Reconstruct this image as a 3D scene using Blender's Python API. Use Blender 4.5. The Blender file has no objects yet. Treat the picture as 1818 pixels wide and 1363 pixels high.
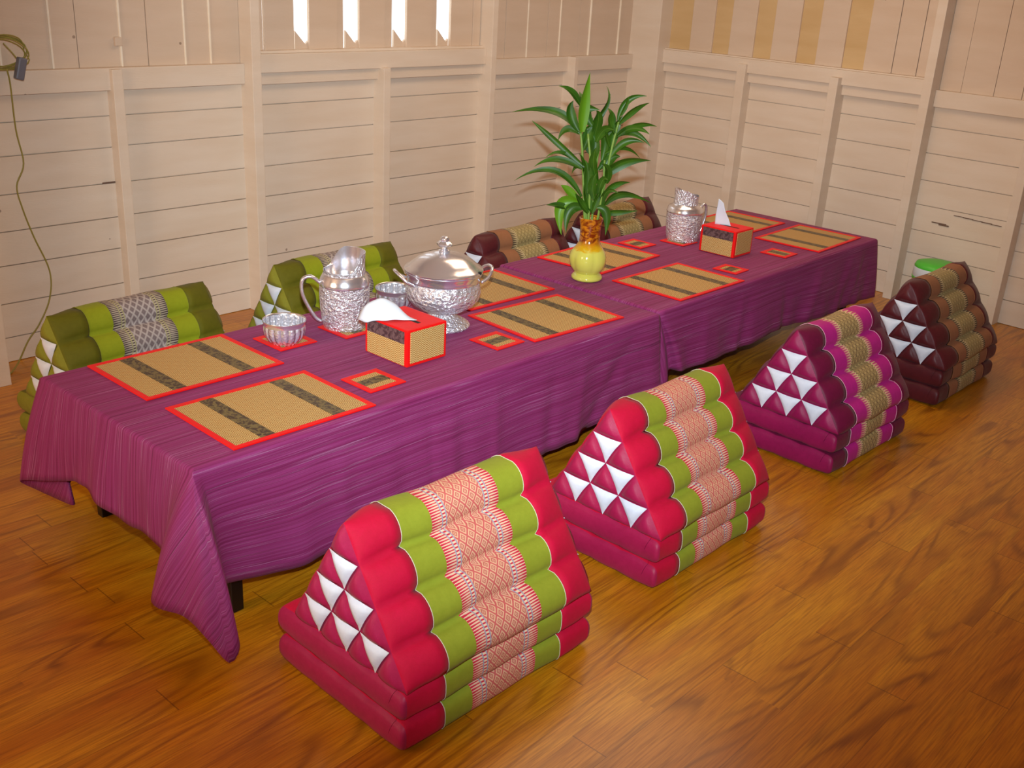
import bpy, bmesh, math, random
from mathutils import Vector, Matrix, noise
random.seed(7)
S = bpy.context.scene
COL = S.collection
def h2l(h):
    h = h.lstrip('#'); c = [int(h[i:i+2], 16)/255 for i in (0, 2, 4)]
    return tuple((x/12.92 if x <= .04045 else ((x+.055)/1.055)**2.4) for x in c) + (1,)

# ------------------------------------------------------------ camera, world, light
TH = 0.47                                    # table top height
CAM = Vector((-1.0098, -1.6292, 1.6278))
RT, UP, FW = Vector((.6757, -.7353, .0527)), Vector((.2408, .2878, .9269)), Vector((.6967, .6136, -.3715))
FW.normalize(); RT = (RT - FW*RT.dot(FW)).normalized(); UP = RT.cross(FW)
cam = bpy.data.cameras.new('camera'); co = bpy.data.objects.new('camera', cam); COL.objects.link(co)
m = Matrix.Identity(4)
for r in range(3):
    m[r][0], m[r][1], m[r][2], m[r][3] = RT[r], UP[r], -FW[r], CAM[r]
co.matrix_world = m
cam.sensor_width = 36; cam.lens = 1865.184/1818*36; cam.clip_start = .05
S.camera = co
S.view_settings.view_transform = 'Standard'; S.view_settings.look = 'None'
S.view_settings.gamma = 1; S.view_settings.use_curve_mapping = False
S.view_settings.exposure = 0.0
w = bpy.data.worlds.new('world'); S.world = w; w.use_nodes = True
w.node_tree.nodes['Background'].inputs[0].default_value = (.9, .97, 1, 1)
w.node_tree.nodes['Background'].inputs[1].default_value = 2.2
def lamp(name, typ, loc, power, color, size=.1, target=None, **k):
    l = bpy.data.lights.new(name, typ); l.energy = power; l.color = color
    o = bpy.data.objects.new(name, l); COL.objects.link(o); o.location = loc
    if typ == 'AREA': l.shape = 'RECTANGLE'; l.size = size; l.size_y = k.get('sy', size)
    else: l.shadow_soft_size = size
    if target is not None:
        o.rotation_euler = (Vector(target)-Vector(loc)).to_track_quat('-Z', 'Y').to_euler()
    if typ == 'SPOT': l.spot_size = math.radians(k['ang']); l.spot_blend = k['blend']
    return o
# the flash just above the lens, its beam raised towards the far wall
lamp('camera_flash', 'SPOT', CAM + UP*.16, 640, (.78, .92, 1), .022, CAM + FW*4 + UP*.75 + RT*.1, ang=70, blend=1)
# warm lamps of the room: two overhead, one low at the left end of the room
lamp('ceiling_lamp_near', 'AREA', (.8, -.6, 2.55), 4, (1, .72, .46), 1.6, (.8, -.6, 0), sy=1.0)
lamp('ceiling_lamp_far', 'AREA', (2.8, .9, 2.55), 22, (1, .72, .48), 1.6, (2.8, .9, 0), sy=1.0)
lamp('standing_lamp_left', 'AREA', (-2.7, 1.0, 1.6), 48, (1, .72, .47), 1.2, (4.6, 1.4, .9), sy=1.4)

# ------------------------------------------------------------ node helper
class E:
    """arithmetic on shader sockets"""
    def __init__(s, nt, v): s.nt, s.v = nt, v
    def _m(s, op, *a):
        n = s.nt.nodes.new('ShaderNodeMath'); n.operation = op
        for i, x in enumerate((s,)+a):
            if isinstance(x, E): s.nt.links.new(x.v, n.inputs[i])
            else: n.inputs[i].default_value = x
        return E(s.nt, n.outputs[0])
    def __add__(s, o): return s._m('ADD', o)
    def __sub__(s, o): return s._m('SUBTRACT', o)
    def __mul__(s, o): return s._m('MULTIPLY', o)
    def __truediv__(s, o): return s._m('DIVIDE', o)
    def rsub(s, k): return (s*-1)+k
    def fr(s): return s._m('FRACT')
    def fl(s): return s._m('FLOOR')
    def ab(s): return s._m('ABSOLUTE')
    def sin(s): return s._m('SINE')
    def lt(s, o): return s._m('LESS_THAN', o)
    def gt(s, o): return s._m('GREATER_THAN', o)
    def mn(s, o): return s._m('MINIMUM', o)
    def mx(s, o): return s._m('MAXIMUM', o)
    def pw(s, o): return s._m('POWER', o)
    def clamp(s): return s.mx(0.).mn(1.)
    def step(s, a, b):       # smooth 0..1 between a and b
        return ((s-a)/(b-a)).clamp()
class M:
    """material builder"""
    def __init__(s, name, rough=.6, metal=0, spec=.5, sheen=0, coat=0, **k):
        s.mat = bpy.data.materials.new(name); s.mat.use_nodes = True
        s.nt = s.mat.node_tree; s.b = s.nt.nodes['Principled BSDF']
        s.b.inputs['Roughness'].default_value = rough; s.b.inputs['Metallic'].default_value = metal
        s.b.inputs['Specular IOR Level'].default_value = spec
        s.b.inputs['Sheen Weight'].default_value = sheen; s.b.inputs['Coat Weight'].default_value = coat
        s.b.inputs['Coat Roughness'].default_value = .12
    def uv(s, which='UV'):
        n = s.nt.nodes.new('ShaderNodeTexCoord'); x = s.nt.nodes.new('ShaderNodeSeparateXYZ')
        s.nt.links.new(n.outputs[which], x.inputs[0]); s.tc = n.outputs[which]
        return [E(s.nt, x.outputs[i]) for i in range(3)]
    def comb(s, *a):
        n = s.nt.nodes.new('ShaderNodeCombineXYZ')
        for i, x in enumerate(a):
            if isinstance(x, E): s.nt.links.new(x.v, n.inputs[i])
            else: n.inputs[i].default_value = x
        return n.outputs[0]
    def noise(s, vec, scale=5, detail=2, rough=.5, dist=0):
        n = s.nt.nodes.new('ShaderNodeTexNoise'); n.inputs['Scale'].default_value = scale
        n.inputs['Detail'].default_value = detail; n.inputs['Roughness'].default_value = rough
        n.inputs['Distortion'].default_value = dist
        if vec is not None: s.nt.links.new(vec, n.inputs['Vector'])
        return E(s.nt, n.outputs[0])
    def rnd(s, vec):
        n = s.nt.nodes.new('ShaderNodeTexWhiteNoise'); s.nt.links.new(vec, n.inputs['Vector'])
        return E(s.nt, n.outputs['Value'])
    def voro(s, vec, scale, feat='F1', out='Distance', rnd=1):
        n = s.nt.nodes.new('ShaderNodeTexVoronoi'); n.feature = feat; n.inputs['Scale'].default_value = scale
        n.inputs['Randomness'].default_value = rnd
        s.nt.links.new(vec, n.inputs['Vector']); return E(s.nt, n.outputs[out])
    def mix(s, f, a, b):
        n = s.nt.nodes.new('ShaderNodeMix'); n.data_type = 'RGBA'
        if isinstance(f, E): s.nt.links.new(f.v, n.inputs[0])
        else: n.inputs[0].default_value = f
        for i, c in ((6, a), (7, b)):
            if isinstance(c, str): n.inputs[i].default_value = h2l(c)
            else: s.nt.links.new(c, n.inputs[i])
        return n.outputs[2]
    def color(s, c):
        if isinstance(c, str): s.b.inputs['Base Color'].default_value = h2l(c)
        else: s.nt.links.new(c, s.b.inputs['Base Color'])
        return s
    def rough(s, e): s.nt.links.new(e.v, s.b.inputs['Roughness']); return s
    def bump(s, e, strength=.3, dist=.002):
        n = s.nt.nodes.new('ShaderNodeBump'); n.inputs['Strength'].default_value = strength
        n.inputs['Distance'].default_value = dist
        s.nt.links.new(e.v, n.inputs['Height']); s.nt.links.new(n.outputs[0], s.b.inputs['Normal']); return s

MT = {}
def plain(name, c, rough=.6, **k):
    m = M(name, rough, **k); m.color(c); MT[name] = m.mat; return m
# painted wood of the walls
def paint(name, c1, c2):
    m = M(name, .5, spec=.35); x, y, z = m.uv('Object')
    n1 = m.noise(m.comb(x*1., y*1., z*6.), 2.5, 3); n2 = m.noise(m.comb(x*6., y*6., z*40.), 6, 2)
    base = m.mix(n1.step(.3, .7), c1, c2)
    sp = m.voro(m.comb(x, y, z), 4.5).lt(.028)                       # nail heads
    m.color(m.mix(sp*.55, base, '#5a3a26')); m.bump(n2, .25, .002); MT[name] = m.mat
paint('paint_cream', '#e0cfbc', '#dac6b0')
paint('paint_board', '#d6c0aa', '#d0b8a0')
paint('paint_warm_lit', '#d2b282', '#caa876')  # recessed strips: warm lamp light put into the colour as yellow
paint('paint_bead_lit', '#f2e6d2', '#ead9c0')  # joint beads: light catching the raised edges, put in as whiter colour
# floor: laminate strips along x
m = M('floor_wood', .3, spec=.5, coat=.12); x, y, z = m.uv('Object')
wd = .098; row = (y/wd).fl(); rr = m.rnd(m.comb(row, 3.3, 0.)); xs = x + rr*.9; cell = (xs/.92).fl()
rc = m.rnd(m.comb(row, cell, 1.)); rc2 = m.rnd(m.comb(cell, row, 7.))
row3 = (y/(wd*2)).fl(); cell3 = ((x+m.rnd(m.comb(row3, 9., 0.))*1.2)/1.24).fl(); r3 = m.rnd(m.comb(row3, cell3, 4.))
field = m.noise(m.comb(x*.42 + r3*37., y*3.4 + r3*11., r3*5.), 1.3, 2, .35, .12)
fine = m.noise(m.comb(x*3.+rc*9., y*70., 0.), 3, 4, .6)
ring = ((field*125.+fine*1.5).sin()*.5+.5).pw(3.)
broad = m.noise(m.comb(x*1.1, y*5.+rc2*20., 2.), 2.2, 3, .55)
c = m.mix(broad.step(.3, .72), '#c67a0c', '#da9a1c')
c = m.mix(rc*.45, c, '#b86c0a'); c = m.mix(fine.step(.40, .66)*.6, c, '#8a4a08')
c = m.mix(ring*m.noise(m.comb(x*.9, y*5., 5.), 2, 2).step(.36, .64)*.65, c, '#6e3604')
c = m.mix(m.noise(m.comb(x*.7+r3*5., y*3., 9.), 1.6, 2).step(.52, .75)*.35, c, '#964c08')
ex = ((xs/.92).fr()-.5).ab().gt(.4982); ey = ((y/(wd*2)).fr()-.5).ab().gt(.4965)
c = m.mix(ex.mx(ey)*.55, c, '#5a2c0a')
m.color(c); m.rough(fine*.15+.25); m.bump(fine*.5+ring*.3, .08, .001); MT['floor_wood'] = m.mat
plain('ceiling_paint', '#d8c8b0', .8)

# cloths
def fabric(name, c, c2=None, rough=.75, sheen=.03, sc=900):
    m = M(name, rough, spec=.25, sheen=sheen); u, v, _ = m.uv('Object')
    n = m.noise(m.tc, 60, 3, .7); n2 = m.noise(m.tc, 9, 3, .6)
    m.color(m.mix(n.step(.3, .7)*.5+n2.step(.3, .75)*.5, c, c2 or c)); m.bump(n, .35, .0015); MT[name] = m.mat
m = M('tablecloth_weave', .72, spec=.3, sheen=.03); u, v, _ = m.uv()
l1 = m.noise(m.comb(u*.8, v*150., 0.), 1, 3, .75); l2 = m.noise(m.comb(u*2.5, v*420., 4.), 1, 2, .7)
l3 = m.noise(m.comb(u*1.2, v*28., 8.), 1, 2, .6); tex = m.noise(m.comb(u*600., v*600., 0.), 1, 1)
c = m.mix(l1.step(.38, .62), '#7a1a4e', '#953470')
c = m.mix(l2.step(.55, .70)*.85*l3.step(.38, .6), c, '#bc86ac'); c = m.mix(l1.step(.42, .32)*l3.step(.35, .6)*.7, c, '#4e1040')
c = m.mix(tex.step(.3, .8)*.35, c, '#782054')
m.color(c); m.bump(l1*.6+l2*.4, .35, .0015); MT['tablecloth_weave'] = m.mat

m = M('straw_weave', .6, spec=.35); u, v, _ = m.uv()
zig = ((u*58.).fr()-.5).ab()*2.
a = ((v*900.+zig*7.).sin()*.5+.5); b = ((u*1100.).sin()*.5+.5); nn = m.noise(m.comb(u*70., v*160., 0.), 1, 2)
c = m.mix(a.step(.15, .75), '#946428', '#e0c080'); c = m.mix(nn.step(.5, .72)*.45, c, '#c4843e'); c = m.mix(b*.25, c, '#9a7234')
m.color(c); m.bump(a, .4, .001); MT['straw_weave'] = m.mat
m = M('ribbon_dark', .5, spec=.5, sheen=.03); u, v, _ = m.uv()
n1 = m.noise(m.comb(u*75., v*75., 0.), 1, 2, .5, .9); n2 = m.noise(m.comb(u*160., v*160., 3.), 1, 2)
c = m.mix(n1.step(.47, .53), '#6e5c30', '#3a2414'); c = m.mix(n2.step(.55, .62)*.5, c, '#8c7a48')
m.color(c); MT['ribbon_dark'] = m.mat
m = M('ribbon_plum', .5, spec=.5, sheen=.03); u, v, _ = m.uv()
n1 = m.noise(m.comb(u*75., v*75., 0.), 1, 2, .5, .9)
m.color(m.mix(n1.step(.42, .58), '#6b5050', '#432c30')); MT['ribbon_plum'] = m.mat
fabric('red_binding', '#ee0202', '#e00202', .65, .05)
plain('tissue_white', '#d6dce6', .8); plain('black_metal', '#0c0a0c', .35)
# cushion fabrics
fabric('crimson', '#c00034', '#b2002a'); fabric('crimson_end', '#a81a4a', '#96123e', .5, .05)
fabric('lime', '#8e9426', '#82881e'); fabric('white_satin', '#dfe4ee', '#d2d8e6', .5, .05)
fabric('maroon', '#6e0c38', '#5e0a2e', .5, .05); fabric('plum_end', '#94124e', '#800e42', .5, .05)
fabric('magenta', '#c01c86', '#b01478'); fabric('brown', '#5a1c22', '#4a161c', .45, .05)
fabric('tan', '#9c6848', '#90603e'); fabric('olive_dark', '#646008', '#585402'); fabric('olive_end', '#858228', '#7a761c')
fabric('olive_light', '#8f9816', '#848c10')
plain('piping', '#c8c4a8', .7); plain('piping_pink', '#e0a8b8', .7)
def woven(name, kind, ground, thread, mid1, mid2, line, hw=.105):
    m = M(name, .65, spec=.3, sheen=.03); u, v, _ = m.uv()
    e = u.ab().rsub(hw)                                    # distance from band edge
    p = .026; q = .0066
    a = ((u+v*.8)/p).fr(); b = ((u-v*.8)/p).fr()
    da = (a-.5).ab(); db = (b-.5).ab(); mxd = da.mx(db)
    if kind == 'dots':
        grid = mxd.gt(.40); ringd = (mxd-.2).ab().lt(.06); dot = mxd.lt(.07)
        ctr = m.mix(grid, mid1, mid2); ctr = m.mix(ringd.mx(dot)*.8, ctr, line)
        fa = ((u*1.)/.0035).fr(); fv = (v/q).fr()
        teeth = m.mix(((fv-.5).ab().lt(e.rsub(.036)*0.+.30))*(fa.gt(.12)), ground, thread)
        teeth = m.mix((fv-.5).ab().gt(e*9.+.12), teeth, ground)
        band = m.mix(((v/.0085).fr()-.5).ab().lt(.28), ground, thread)
        c = m.mix(e.gt(.030), teeth, '#8e98a8' if name != 'woven_grey' else '#a09a60')
        c = m.mix(e.gt(.0335), c, band); c = m.mix(e.gt(.0425), c, '#8e98a8' if name != 'woven_grey' else '#a09a60')
        c = m.mix(e.gt(.046), c, ctr)
    else:
        grid = mxd.gt(.42); ringd = (mxd-.24).ab().lt(.055)
        ctr = m.mix(grid, mid1, line); ctr = m.mix(ringd*.75, ctr, line); ctr = m.mix(mxd.lt(.1)*.5, ctr, mid2)
        fv = ((v/.0085).fr()-.5).ab()
        spike = fv.lt(e*11.+.02)
        teeth = m.mix(spike, ground, thread)
        inner = m.mix((((v/.0085).fr()-.5).ab().lt(.2)), thread, line)
        c = m.mix(e.gt(.034), teeth, inner); c = m.mix(e.gt(.040), c, ctr)
    fn = m.noise(m.comb(u*900., v*900., 0.), 1, 1)
    c = m.mix(fn*.25, c, mid2); m.color(c); m.bump(fn, .2, .0008); MT[name] = m.mat
woven('woven_red', 'dots', '#c01038', '#e8cca8', '#dcb088', '#c05a56', '#aa3c44')
woven('woven_grey', 'dots', '#2c1414', '#b8a890', '#8a7a78', '#b0a49c', '#4a3638')
woven('woven_brown', 'spike', '#3a1c18', '#c4b080', '#b09c64', '#c8b888', '#6e5c34')
woven('woven_pink', 'spike', '#c01c78', '#dcc090', '#c0a468', '#d6bc84', '#4c2a20')

# metals
def silver(name, kind):
    m = M(name, .24 if kind != 'smooth' else .2, metal=.72 if kind != 'smooth' else .88); x, y, z = m.uv('Object'); u, v, _ = m.uv()
    m.color('#eeeef6')
    if kind == 'leaf':
        d = m.voro(m.comb(u*1., v*1.6, 0.), 80, 'SMOOTH_F1'); n = m.noise(m.comb(u*90., v*130., 0.), 1, 2, .5, 1.6)
        m.bump(d*.8+n*1.0, 1, .009)
    elif kind == 'hammer':
        d = m.voro(m.comb(u, v, 0.), 95, 'SMOOTH_F1'); n = m.noise(m.comb(u*120., v*120., 0.), 1, 2, .5, 1)
        m.bump(d+n*.8, 1, .008)
    elif kind == 'petal':
        s = ((u*110.).sin().ab()); d = m.voro(m.comb(u, v, 0.), 120, 'SMOOTH_F1'); m.bump(s+d*.5, 1, .006)
    else: m.bump(m.noise(m.tc, 30, 2), .15, .002)
    MT[name] = m.mat
silver('silver_leaf', 'leaf'); silver('silver_hammer', 'hammer'); silver('silver_petal', 'petal'); silver('silver_smooth', 'smooth')
m = M('vase_glaze', .12, spec=.6, coat=.6); x, y, z = m.uv('Object')
n = m.noise(m.comb(x*1., y*1., z*2.2), 22, 3, .6, 1.4); zz = z + (n-.5)*.05
c = m.mix(n.step(.42, .56), '#7a2c06', '#c87a14'); c = m.mix(zz.step(.155, .135), c, '#d8a818')
c = m.mix(zz.step(.132, .122), c, '#d6d05c'); m.color(c); MT['vase_glaze'] = m.mat
m = M('leaf_green', .42, spec=.35); u, v, _ = m.uv(); x, y, z = m.uv('Object')
st = m.noise(m.comb(u*260., v*3., 0.), 1, 2); g = m.noise(m.comb(x, y, z), 14, 1)
c = m.mix(st.step(.3, .7)*.5+g.step(.35, .7)*.5, '#1c3c06', '#3e6a12'); c = m.mix(u.ab().lt(.0006)*.5, c, '#6c9030')
m.color(c); MT['leaf_green'] = m.mat
m.b.inputs['Subsurface Weight'].default_value = 0
plain('leaf_light', '#5c8a16', .35); plain('stalk_green', '#7a9a40', .4)
plain('cord_olive', '#96893c', .5); plain('plug_grey', '#6a6a74', .4); plain('plastic_green', '#54c83c', .4); plain('plastic_white', '#d4dadf', .4)
plain('dark_hole', '#1c1612', .8); plain('crack_brown', '#6e5648', .8)

# ------------------------------------------------------------ mesh helpers
def link(name, me, parent=None, mats=()):
    o = bpy.data.objects.new(name, me); COL.objects.link(o)
    for k in mats: me.materials.append(MT[k])
    if parent is not None: o.parent = parent
    return o
def mk(name, V, F, mats, parent=None, uvs=None, mi=None, smooth=True, sharp=None):
    me = bpy.data.meshes.new(name); me.from_pydata([tuple(v) for v in V], [], F)
    if uvs is not None:
        ul = me.uv_layers.new(name='UVMap')
        for p in me.polygons:
            for li, vi in zip(p.loop_indices, p.vertices):
                ul.data[li].uv = uvs[p.index][li-p.loop_start] if isinstance(uvs, dict) else uvs[vi]
    for p in me.polygons: p.use_smooth = smooth
    if mi:
        for p, k in zip(me.polygons, mi): p.material_index = k
    me.validate()
    if isinstance(mats, str): mats = (mats,)
    o = link(name, me, parent, mats)
    if sharp:
        bm = bmesh.new(); bm.from_mesh(me)
        for ed in bm.edges:
            if len(ed.link_faces) == 2 and ed.calc_face_angle(0) > sharp: ed.smooth = False
        bm.to_mesh(me); bm.free()
    return o
def empty(name, label, cat, loc=(0, 0, 0), rz=0, group=None):
    o = bpy.data.objects.new(name, None); COL.objects.link(o); o.empty_display_size = .05
    o.location = loc; o.rotation_euler = (0, 0, rz); return tag(o, label, cat, group)
def tag(o, label, cat, group=None):
    o['label'] = label; o['category'] = cat
    if group: o['group'] = group
    return o
def struct(o): o['kind'] = 'structure'; return o
def box_bm(bm, lo, hi, bev=0.0):
    lo, hi = Vector(lo), Vector(hi); c = (lo+hi)/2
    r = bmesh.ops.create_cube(bm, size=1, matrix=Matrix.Translation(c) @ Matrix.Diagonal(((hi-lo).x, (hi-lo).y, (hi-lo).z, 1)))
    if bev:
        es = list({e for v in r['verts'] for e in v.link_edges})
        bmesh.ops.bevel(bm, geom=es, offset=bev, segments=2, affect='EDGES', profile=.6)
def boxes(name, L, mat, parent=None, bev=.002, xf=None):
    bm = bmesh.new()
    for lo, hi in L: box_bm(bm, lo, hi, bev)
    uvl = bm.loops.layers.uv.new('UVMap')
    for f in bm.faces:
        n = f.normal; ax = max(range(3), key=lambda i: abs(n[i]))
        for l in f.loops:
            c = l.vert.co; l[uvl].uv = (c.y, c.z) if ax == 0 else ((c.x, c.z) if ax == 1 else (c.x, c.y))
    if xf is not None: bm.transform(xf)
    me = bpy.data.meshes.new(name); bm.to_mesh(me); bm.free()
    return link(name, me, parent, (mat,) if isinstance(mat, str) else mat)
def lathe(name, prof, mat, parent=None, n=48, lobes=None, loc=(0, 0, 0), zfun=None):
    V, F, U = [], [], []; s = 0
    for i, (r, z) in enumerate(prof):
        if i: s += math.hypot(r-prof[i-1][0], z-prof[i-1][1])
        for j in range(n+1):
            a = 2*math.pi*j/n; rr = r*(lobes(a, z) if lobes else 1)
            zz = zfun(a, i, z) if zfun else z
            V.append((loc[0]+rr*math.cos(a), loc[1]+rr*math.sin(a), loc[2]+zz)); U.append((a*.08, s))
    for i in range(len(prof)-1):
        for j in range(n):
            a = i*(n+1)+j; F.append((a, a+1, a+n+2, a+n+1))
    o = mk(name, V, F, mat, parent, U, sharp=1.0)
    bm = bmesh.new(); bm.from_mesh(o.data); bmesh.ops.remove_doubles(bm, verts=bm.verts, dist=1e-5)
    bmesh.ops.recalc_face_normals(bm, faces=bm.faces); bm.to_mesh(o.data); bm.free(); return o
def spline(P, n):
    P = [Vector(p) for p in P]; out = []
    for i in range(len(P)-1):
        p0 = P[i-1] if i else P[0]*2-P[1]; p1, p2 = P[i], P[i+1]; p3 = P[i+2] if i+2 < len(P) else P[-1]*2-P[-2]
        for k in range(n):
            t = k/n
            out.append(.5*((2*p1)+(p2-p0)*t+(2*p0-5*p1+4*p2-p3)*t*t+(3*p1-p0-3*p2+p3)*t**3))
    out.append(P[-1]); return out
def tube(name, P, r, mat, parent=None, seg=8, n=6, flat=1.0):
    Q = spline(P, n) if n > 1 else [Vector(p) for p in P]; V, F = [], []
    up = Vector((0, 0, 1)); prev = None
    for i, p in enumerate(Q):
        t = (Q[min(i+1, len(Q)-1)]-Q[max(i-1, 0)]).normalized()
        a = t.cross(up) if prev is None else prev - t*prev.dot(t)
        if a.length < 1e-3: a = t.cross(Vector((1, 0, 0)))
        a.normalize(); prev = a; b = t.cross(a)
        rr = r(i/(len(Q)-1)) if callable(r) else r
        for j in range(seg):
            an = 2*math.pi*j/seg; V.append(p + a*rr*math.cos(an)*flat + b*rr*math.sin(an))
    for i in range(len(Q)-1):
        for j in range(seg):
            F.append((i*seg+j, i*seg+(j+1) % seg, (i+1)*seg+(j+1) % seg, (i+1)*seg+j))
    F.append(tuple(range(seg))[::-1]); F.append(tuple(len(V)-seg+j for j in range(seg)))
    U = [(v.x, v.z) for v in V]
    return mk(name, V, F, mat, parent, U)

# ------------------------------------------------------------ room shell
struct(boxes('floor', [((-3, -4, -.06), (5.2, 3.2, 0))], 'floor_wood', bev=0))
struct(boxes('ceiling', [((-3, -4, 2.62), (5.2, 3.2, 2.7))], 'ceiling_paint', bev=0))
struct(boxes('wall_left', [((-3.06, -4, 0), (-3, 3.2, 2.62))], 'paint_cream', bev=0))
struct(boxes('wall_front', [((-3, -4.06, 0), (5.2, -4, 2.62))], 'paint_cream', bev=0))
def wall(name, posts, secs, gro, span, back_t, xf, ups, hole=None):
    """local frame: s along the wall, y=0 face of the boards (room at -y), z up"""
    L = []
    def solid(lo, hi): L.append((lo, hi))
    x0, x1 = span
    if hole:
        hx0, hx1, hz = hole
        solid((x0, .014, 0), (x1, .06, hz)); solid((x0, .014, hz), (hx0, .06, 2.62)); solid((hx1, .014, hz), (x1, .06, 2.62))
        solid((hx0, .014, 2.3), (hx1, .06, 2.62))
    else: solid((x0, .014, 0), (x1, .06, 2.62))
    edges = [x0]+[p for p in posts]+[x1]
    for a, b in zip(edges[:-1], edges[1:]):
        zs = [0]+[g+random.uniform(-.003, .003) for g in gro]+[1.06]
        for k in range(len(zs)-1):
            d = random.uniform(0, .003)
            solid((a, d, zs[k]+.0022), (b, .02, zs[k+1]-.0022))
    o = boxes(name, L, 'paint_cream', bev=0, xf=xf); struct(o)
    return o
XB = Matrix.Translation((1, 2.555, 0)) @ Matrix.Rotation(math.radians(-.35), 4, 'Z') @ Matrix.Translation((-1, 0, 0))
# right wall: local s runs with -y of the room, local -y points into the room (-x)
XR = Matrix.Translation((4.672, 0, 0)) @ Matrix.Rotation(math.radians(-90-(-2.63)*-1), 4, 'Z')
GB = [.105, .248, .400, .540, .683, .831, .961]; GR = [.127, .26, .392, .53, .662, .805, .943]
wall('wall_back', [1.168, 1.8065, 2.578, 3.325, 4.043], None, GB, (-3, 4.86), 0, XB, None, hole=(1.86, 3.30, 1.19))
wall('wall_right', [-1.72, -1.10, -.567, 0.0], None, GR, (-2.62, 4), 0, XR, None)
def pc(name, L, mat='paint_board', xf=XB, bev=.002): return struct(boxes(name, L, mat, xf=xf, bev=bev))
n_ = [0]
def trim(L, mat='paint_cream', xf=XB, bev=.0025):
    n_[0] += 1; return pc('trim_%d' % n_[0], L, mat, xf, bev)
# posts of the back wall
trim([((1.146, -.055, 0), (1.19, .01, 1.146))]); trim([((1.783, -.09, 0), (1.83, .01, 2.62))])
trim([((2.556, -.077, 0), (2.60, .01, 1.112))]); trim([((3.305, -.09, 0), (3.345, .01, 2.62))])
trim([((4.026, -.085, 0), (4.060, .01, 1.131))])
trim([((4.665, -.215, 0), (4.86, .01, 2.62))], bev=.004)                      # corner column
# rails of the back wall
trim([((-3, -.03, 1.062), (1.783, .01, 1.150))])
trim([((1.83, -.03, 1.055), (3.305, .01, 1.108))]); trim([((1.83, -.05, 1.108), (3.305, .01, 1.190)), ((1.86, -.03, 1.190), (3.305, .03, 1.202))])
trim([((3.345, -.03, 1.045), (4.675, .01, 1.130))])
# upper boards of the back wall, with beads on the joints
def ups(name, xs, z0, xf, beads=()):
    L = []
    for a, b in zip(xs[:-1], xs[1:]):
        d = random.uniform(0, .006); L.append(((a+.0015, d, z0), (b-.0015, .02, 2.62)))
    pc(name, L, 'paint_board', xf, bev=.001)
    if beads: trim([((x-.004, -.004, z0), (x+.004, .01, 2.62)) for x in beads], 'paint_bead_lit', xf)
ups('wall_back_boards', [-.6, -.42, -.23, -.05, .14, .33, .52, .736, .934, 1.041, 1.221, 1.341, 1.511, 1.634, 1.783], 1.15, XB, [.736, .934, 1.221, 1.511, 1.634])
ups('wall_back_boards', [3.345, 3.50, 3.682, 3.858, 3.965, 4.148, 4.245, 4.423, 4.532, 4.675], 1.13, XB, [3.682, 3.965, 4.245, 4.532])
trim([((1.192, -.014, 1.232), (1.222, .004, 1.266))], 'paint_board')          # little wood block
# slatted window between the two tall posts
WIN = pc('window_1', [((1.86, .0, 1.19), (1.905, .05, 2.4)), ((3.245, .0, 1.19), (3.30, .05, 2.4))], 'paint_board')
SL = [(1.919, 2.080), (2.166, 2.331), (2.336, 2.376), (2.466, 2.631), (2.637, 2.684), (2.773, 2.945), (2.951, 2.990), (3.082, 3.243)]
for a, b in SL:
    d = .004 if b-a > .1 else .016
    o = boxes('slat', [((a, d, 1.195), (b, d+.018, 2.35))], 'paint_board', WIN, xf=XB)
for a in (2.083, 2.380, 2.689, 2.992):                                        # toothed blocks at the foot of each slot
    V = [(a+.012, .02, 1.195), (a+.088, .02, 1.195), (a+.088, .02, 1.238), (a+.072, .02, 1.222), (a+.012, .02, 1.284)]
    V2 = [(x, .034, z) for x, y, z in V]; W = [XB @ Vector(v) for v in V+V2]
    F = [(0, 1, 2, 3, 4), (9, 8, 7, 6, 5)] + [(i, i+5, (i+1) % 5+5, (i+1) % 5) for i in range(5)]
    mk('slot_block', W, F, 'paint_board', WIN, smooth=False)
# right wall (s = -y)
trim([((-1.75, -.07, 0), (-1.69, .01, 1.146))], xf=XR); trim([((-1.128, -.09, 0), (-1.075, .01, 1.136))], xf=XR)
trim([((-.595, -.09, 0), (-.545, .01, 2.62))], xf=XR); trim([((-.03, -.08, 0), (.015, .01, 2.62))], xf=XR)
trim([((-2.34, -.03, 1.043), (-.595, .01, 1.097))], xf=XR)
trim([((-2.34, -.05, 1.097), (-.595, .01, 1.176)), ((-2.34, -.035, 1.176), (-.595, .01, 1.184))], xf=XR)
trim([((-.545, -.03, 1.045), (4, .01, 1.130))], xf=XR)
BR = [(2.158, 1.994), (1.871, 1.701), (1.578, 1.410), (1.283, 1.119), (.987, .823), (.819, .684), (.680, .595)]
pc('wall_right_boards', [((-a, -.004, 1.184), (-b, .02, 2.62)) for a, b in BR], 'paint_board', XR)
pc('wall_right_strips', [((-a, .008, 1.184), (-b, .02, 2.62)) for a, b in [(2.34, 2.158), (1.994, 1.871), (1.701, 1.578), (1.41, 1.283), (1.119, .987)]], 'paint_warm_lit', XR, bev=0)
ups('wall_right_boards', [-.545, -.43, -.26, -.12, .05, .22, .38, .55, .75], 1.13, XR)
WB = bpy.data.objects['wall_back']; WR = bpy.data.objects['wall_right']
boxes('wood_crack', [((1.09, -.0035, .683), (1.145, .004, .689))], 'crack_brown', WB, 0, XB)
boxes('wood_crack', [((-.44, -.0035, .447), (-.36, .004, .452)), ((-.40, -.0035, .440), (-.345, .004, .447))], 'crack_brown', WR, 0, XR)
boxes('wood_crack', [((-.33+k*.05, -.0035, .505-.002*k), (-.275+k*.05, .004, .508-.002*k+.001*(k % 2))) for k in range(5)], 'crack_brown', WR, 0, XR)
# wall stud in the left foreground
trim([((.40, -.24, 0), (.528, -.12, 2.62))])

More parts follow.
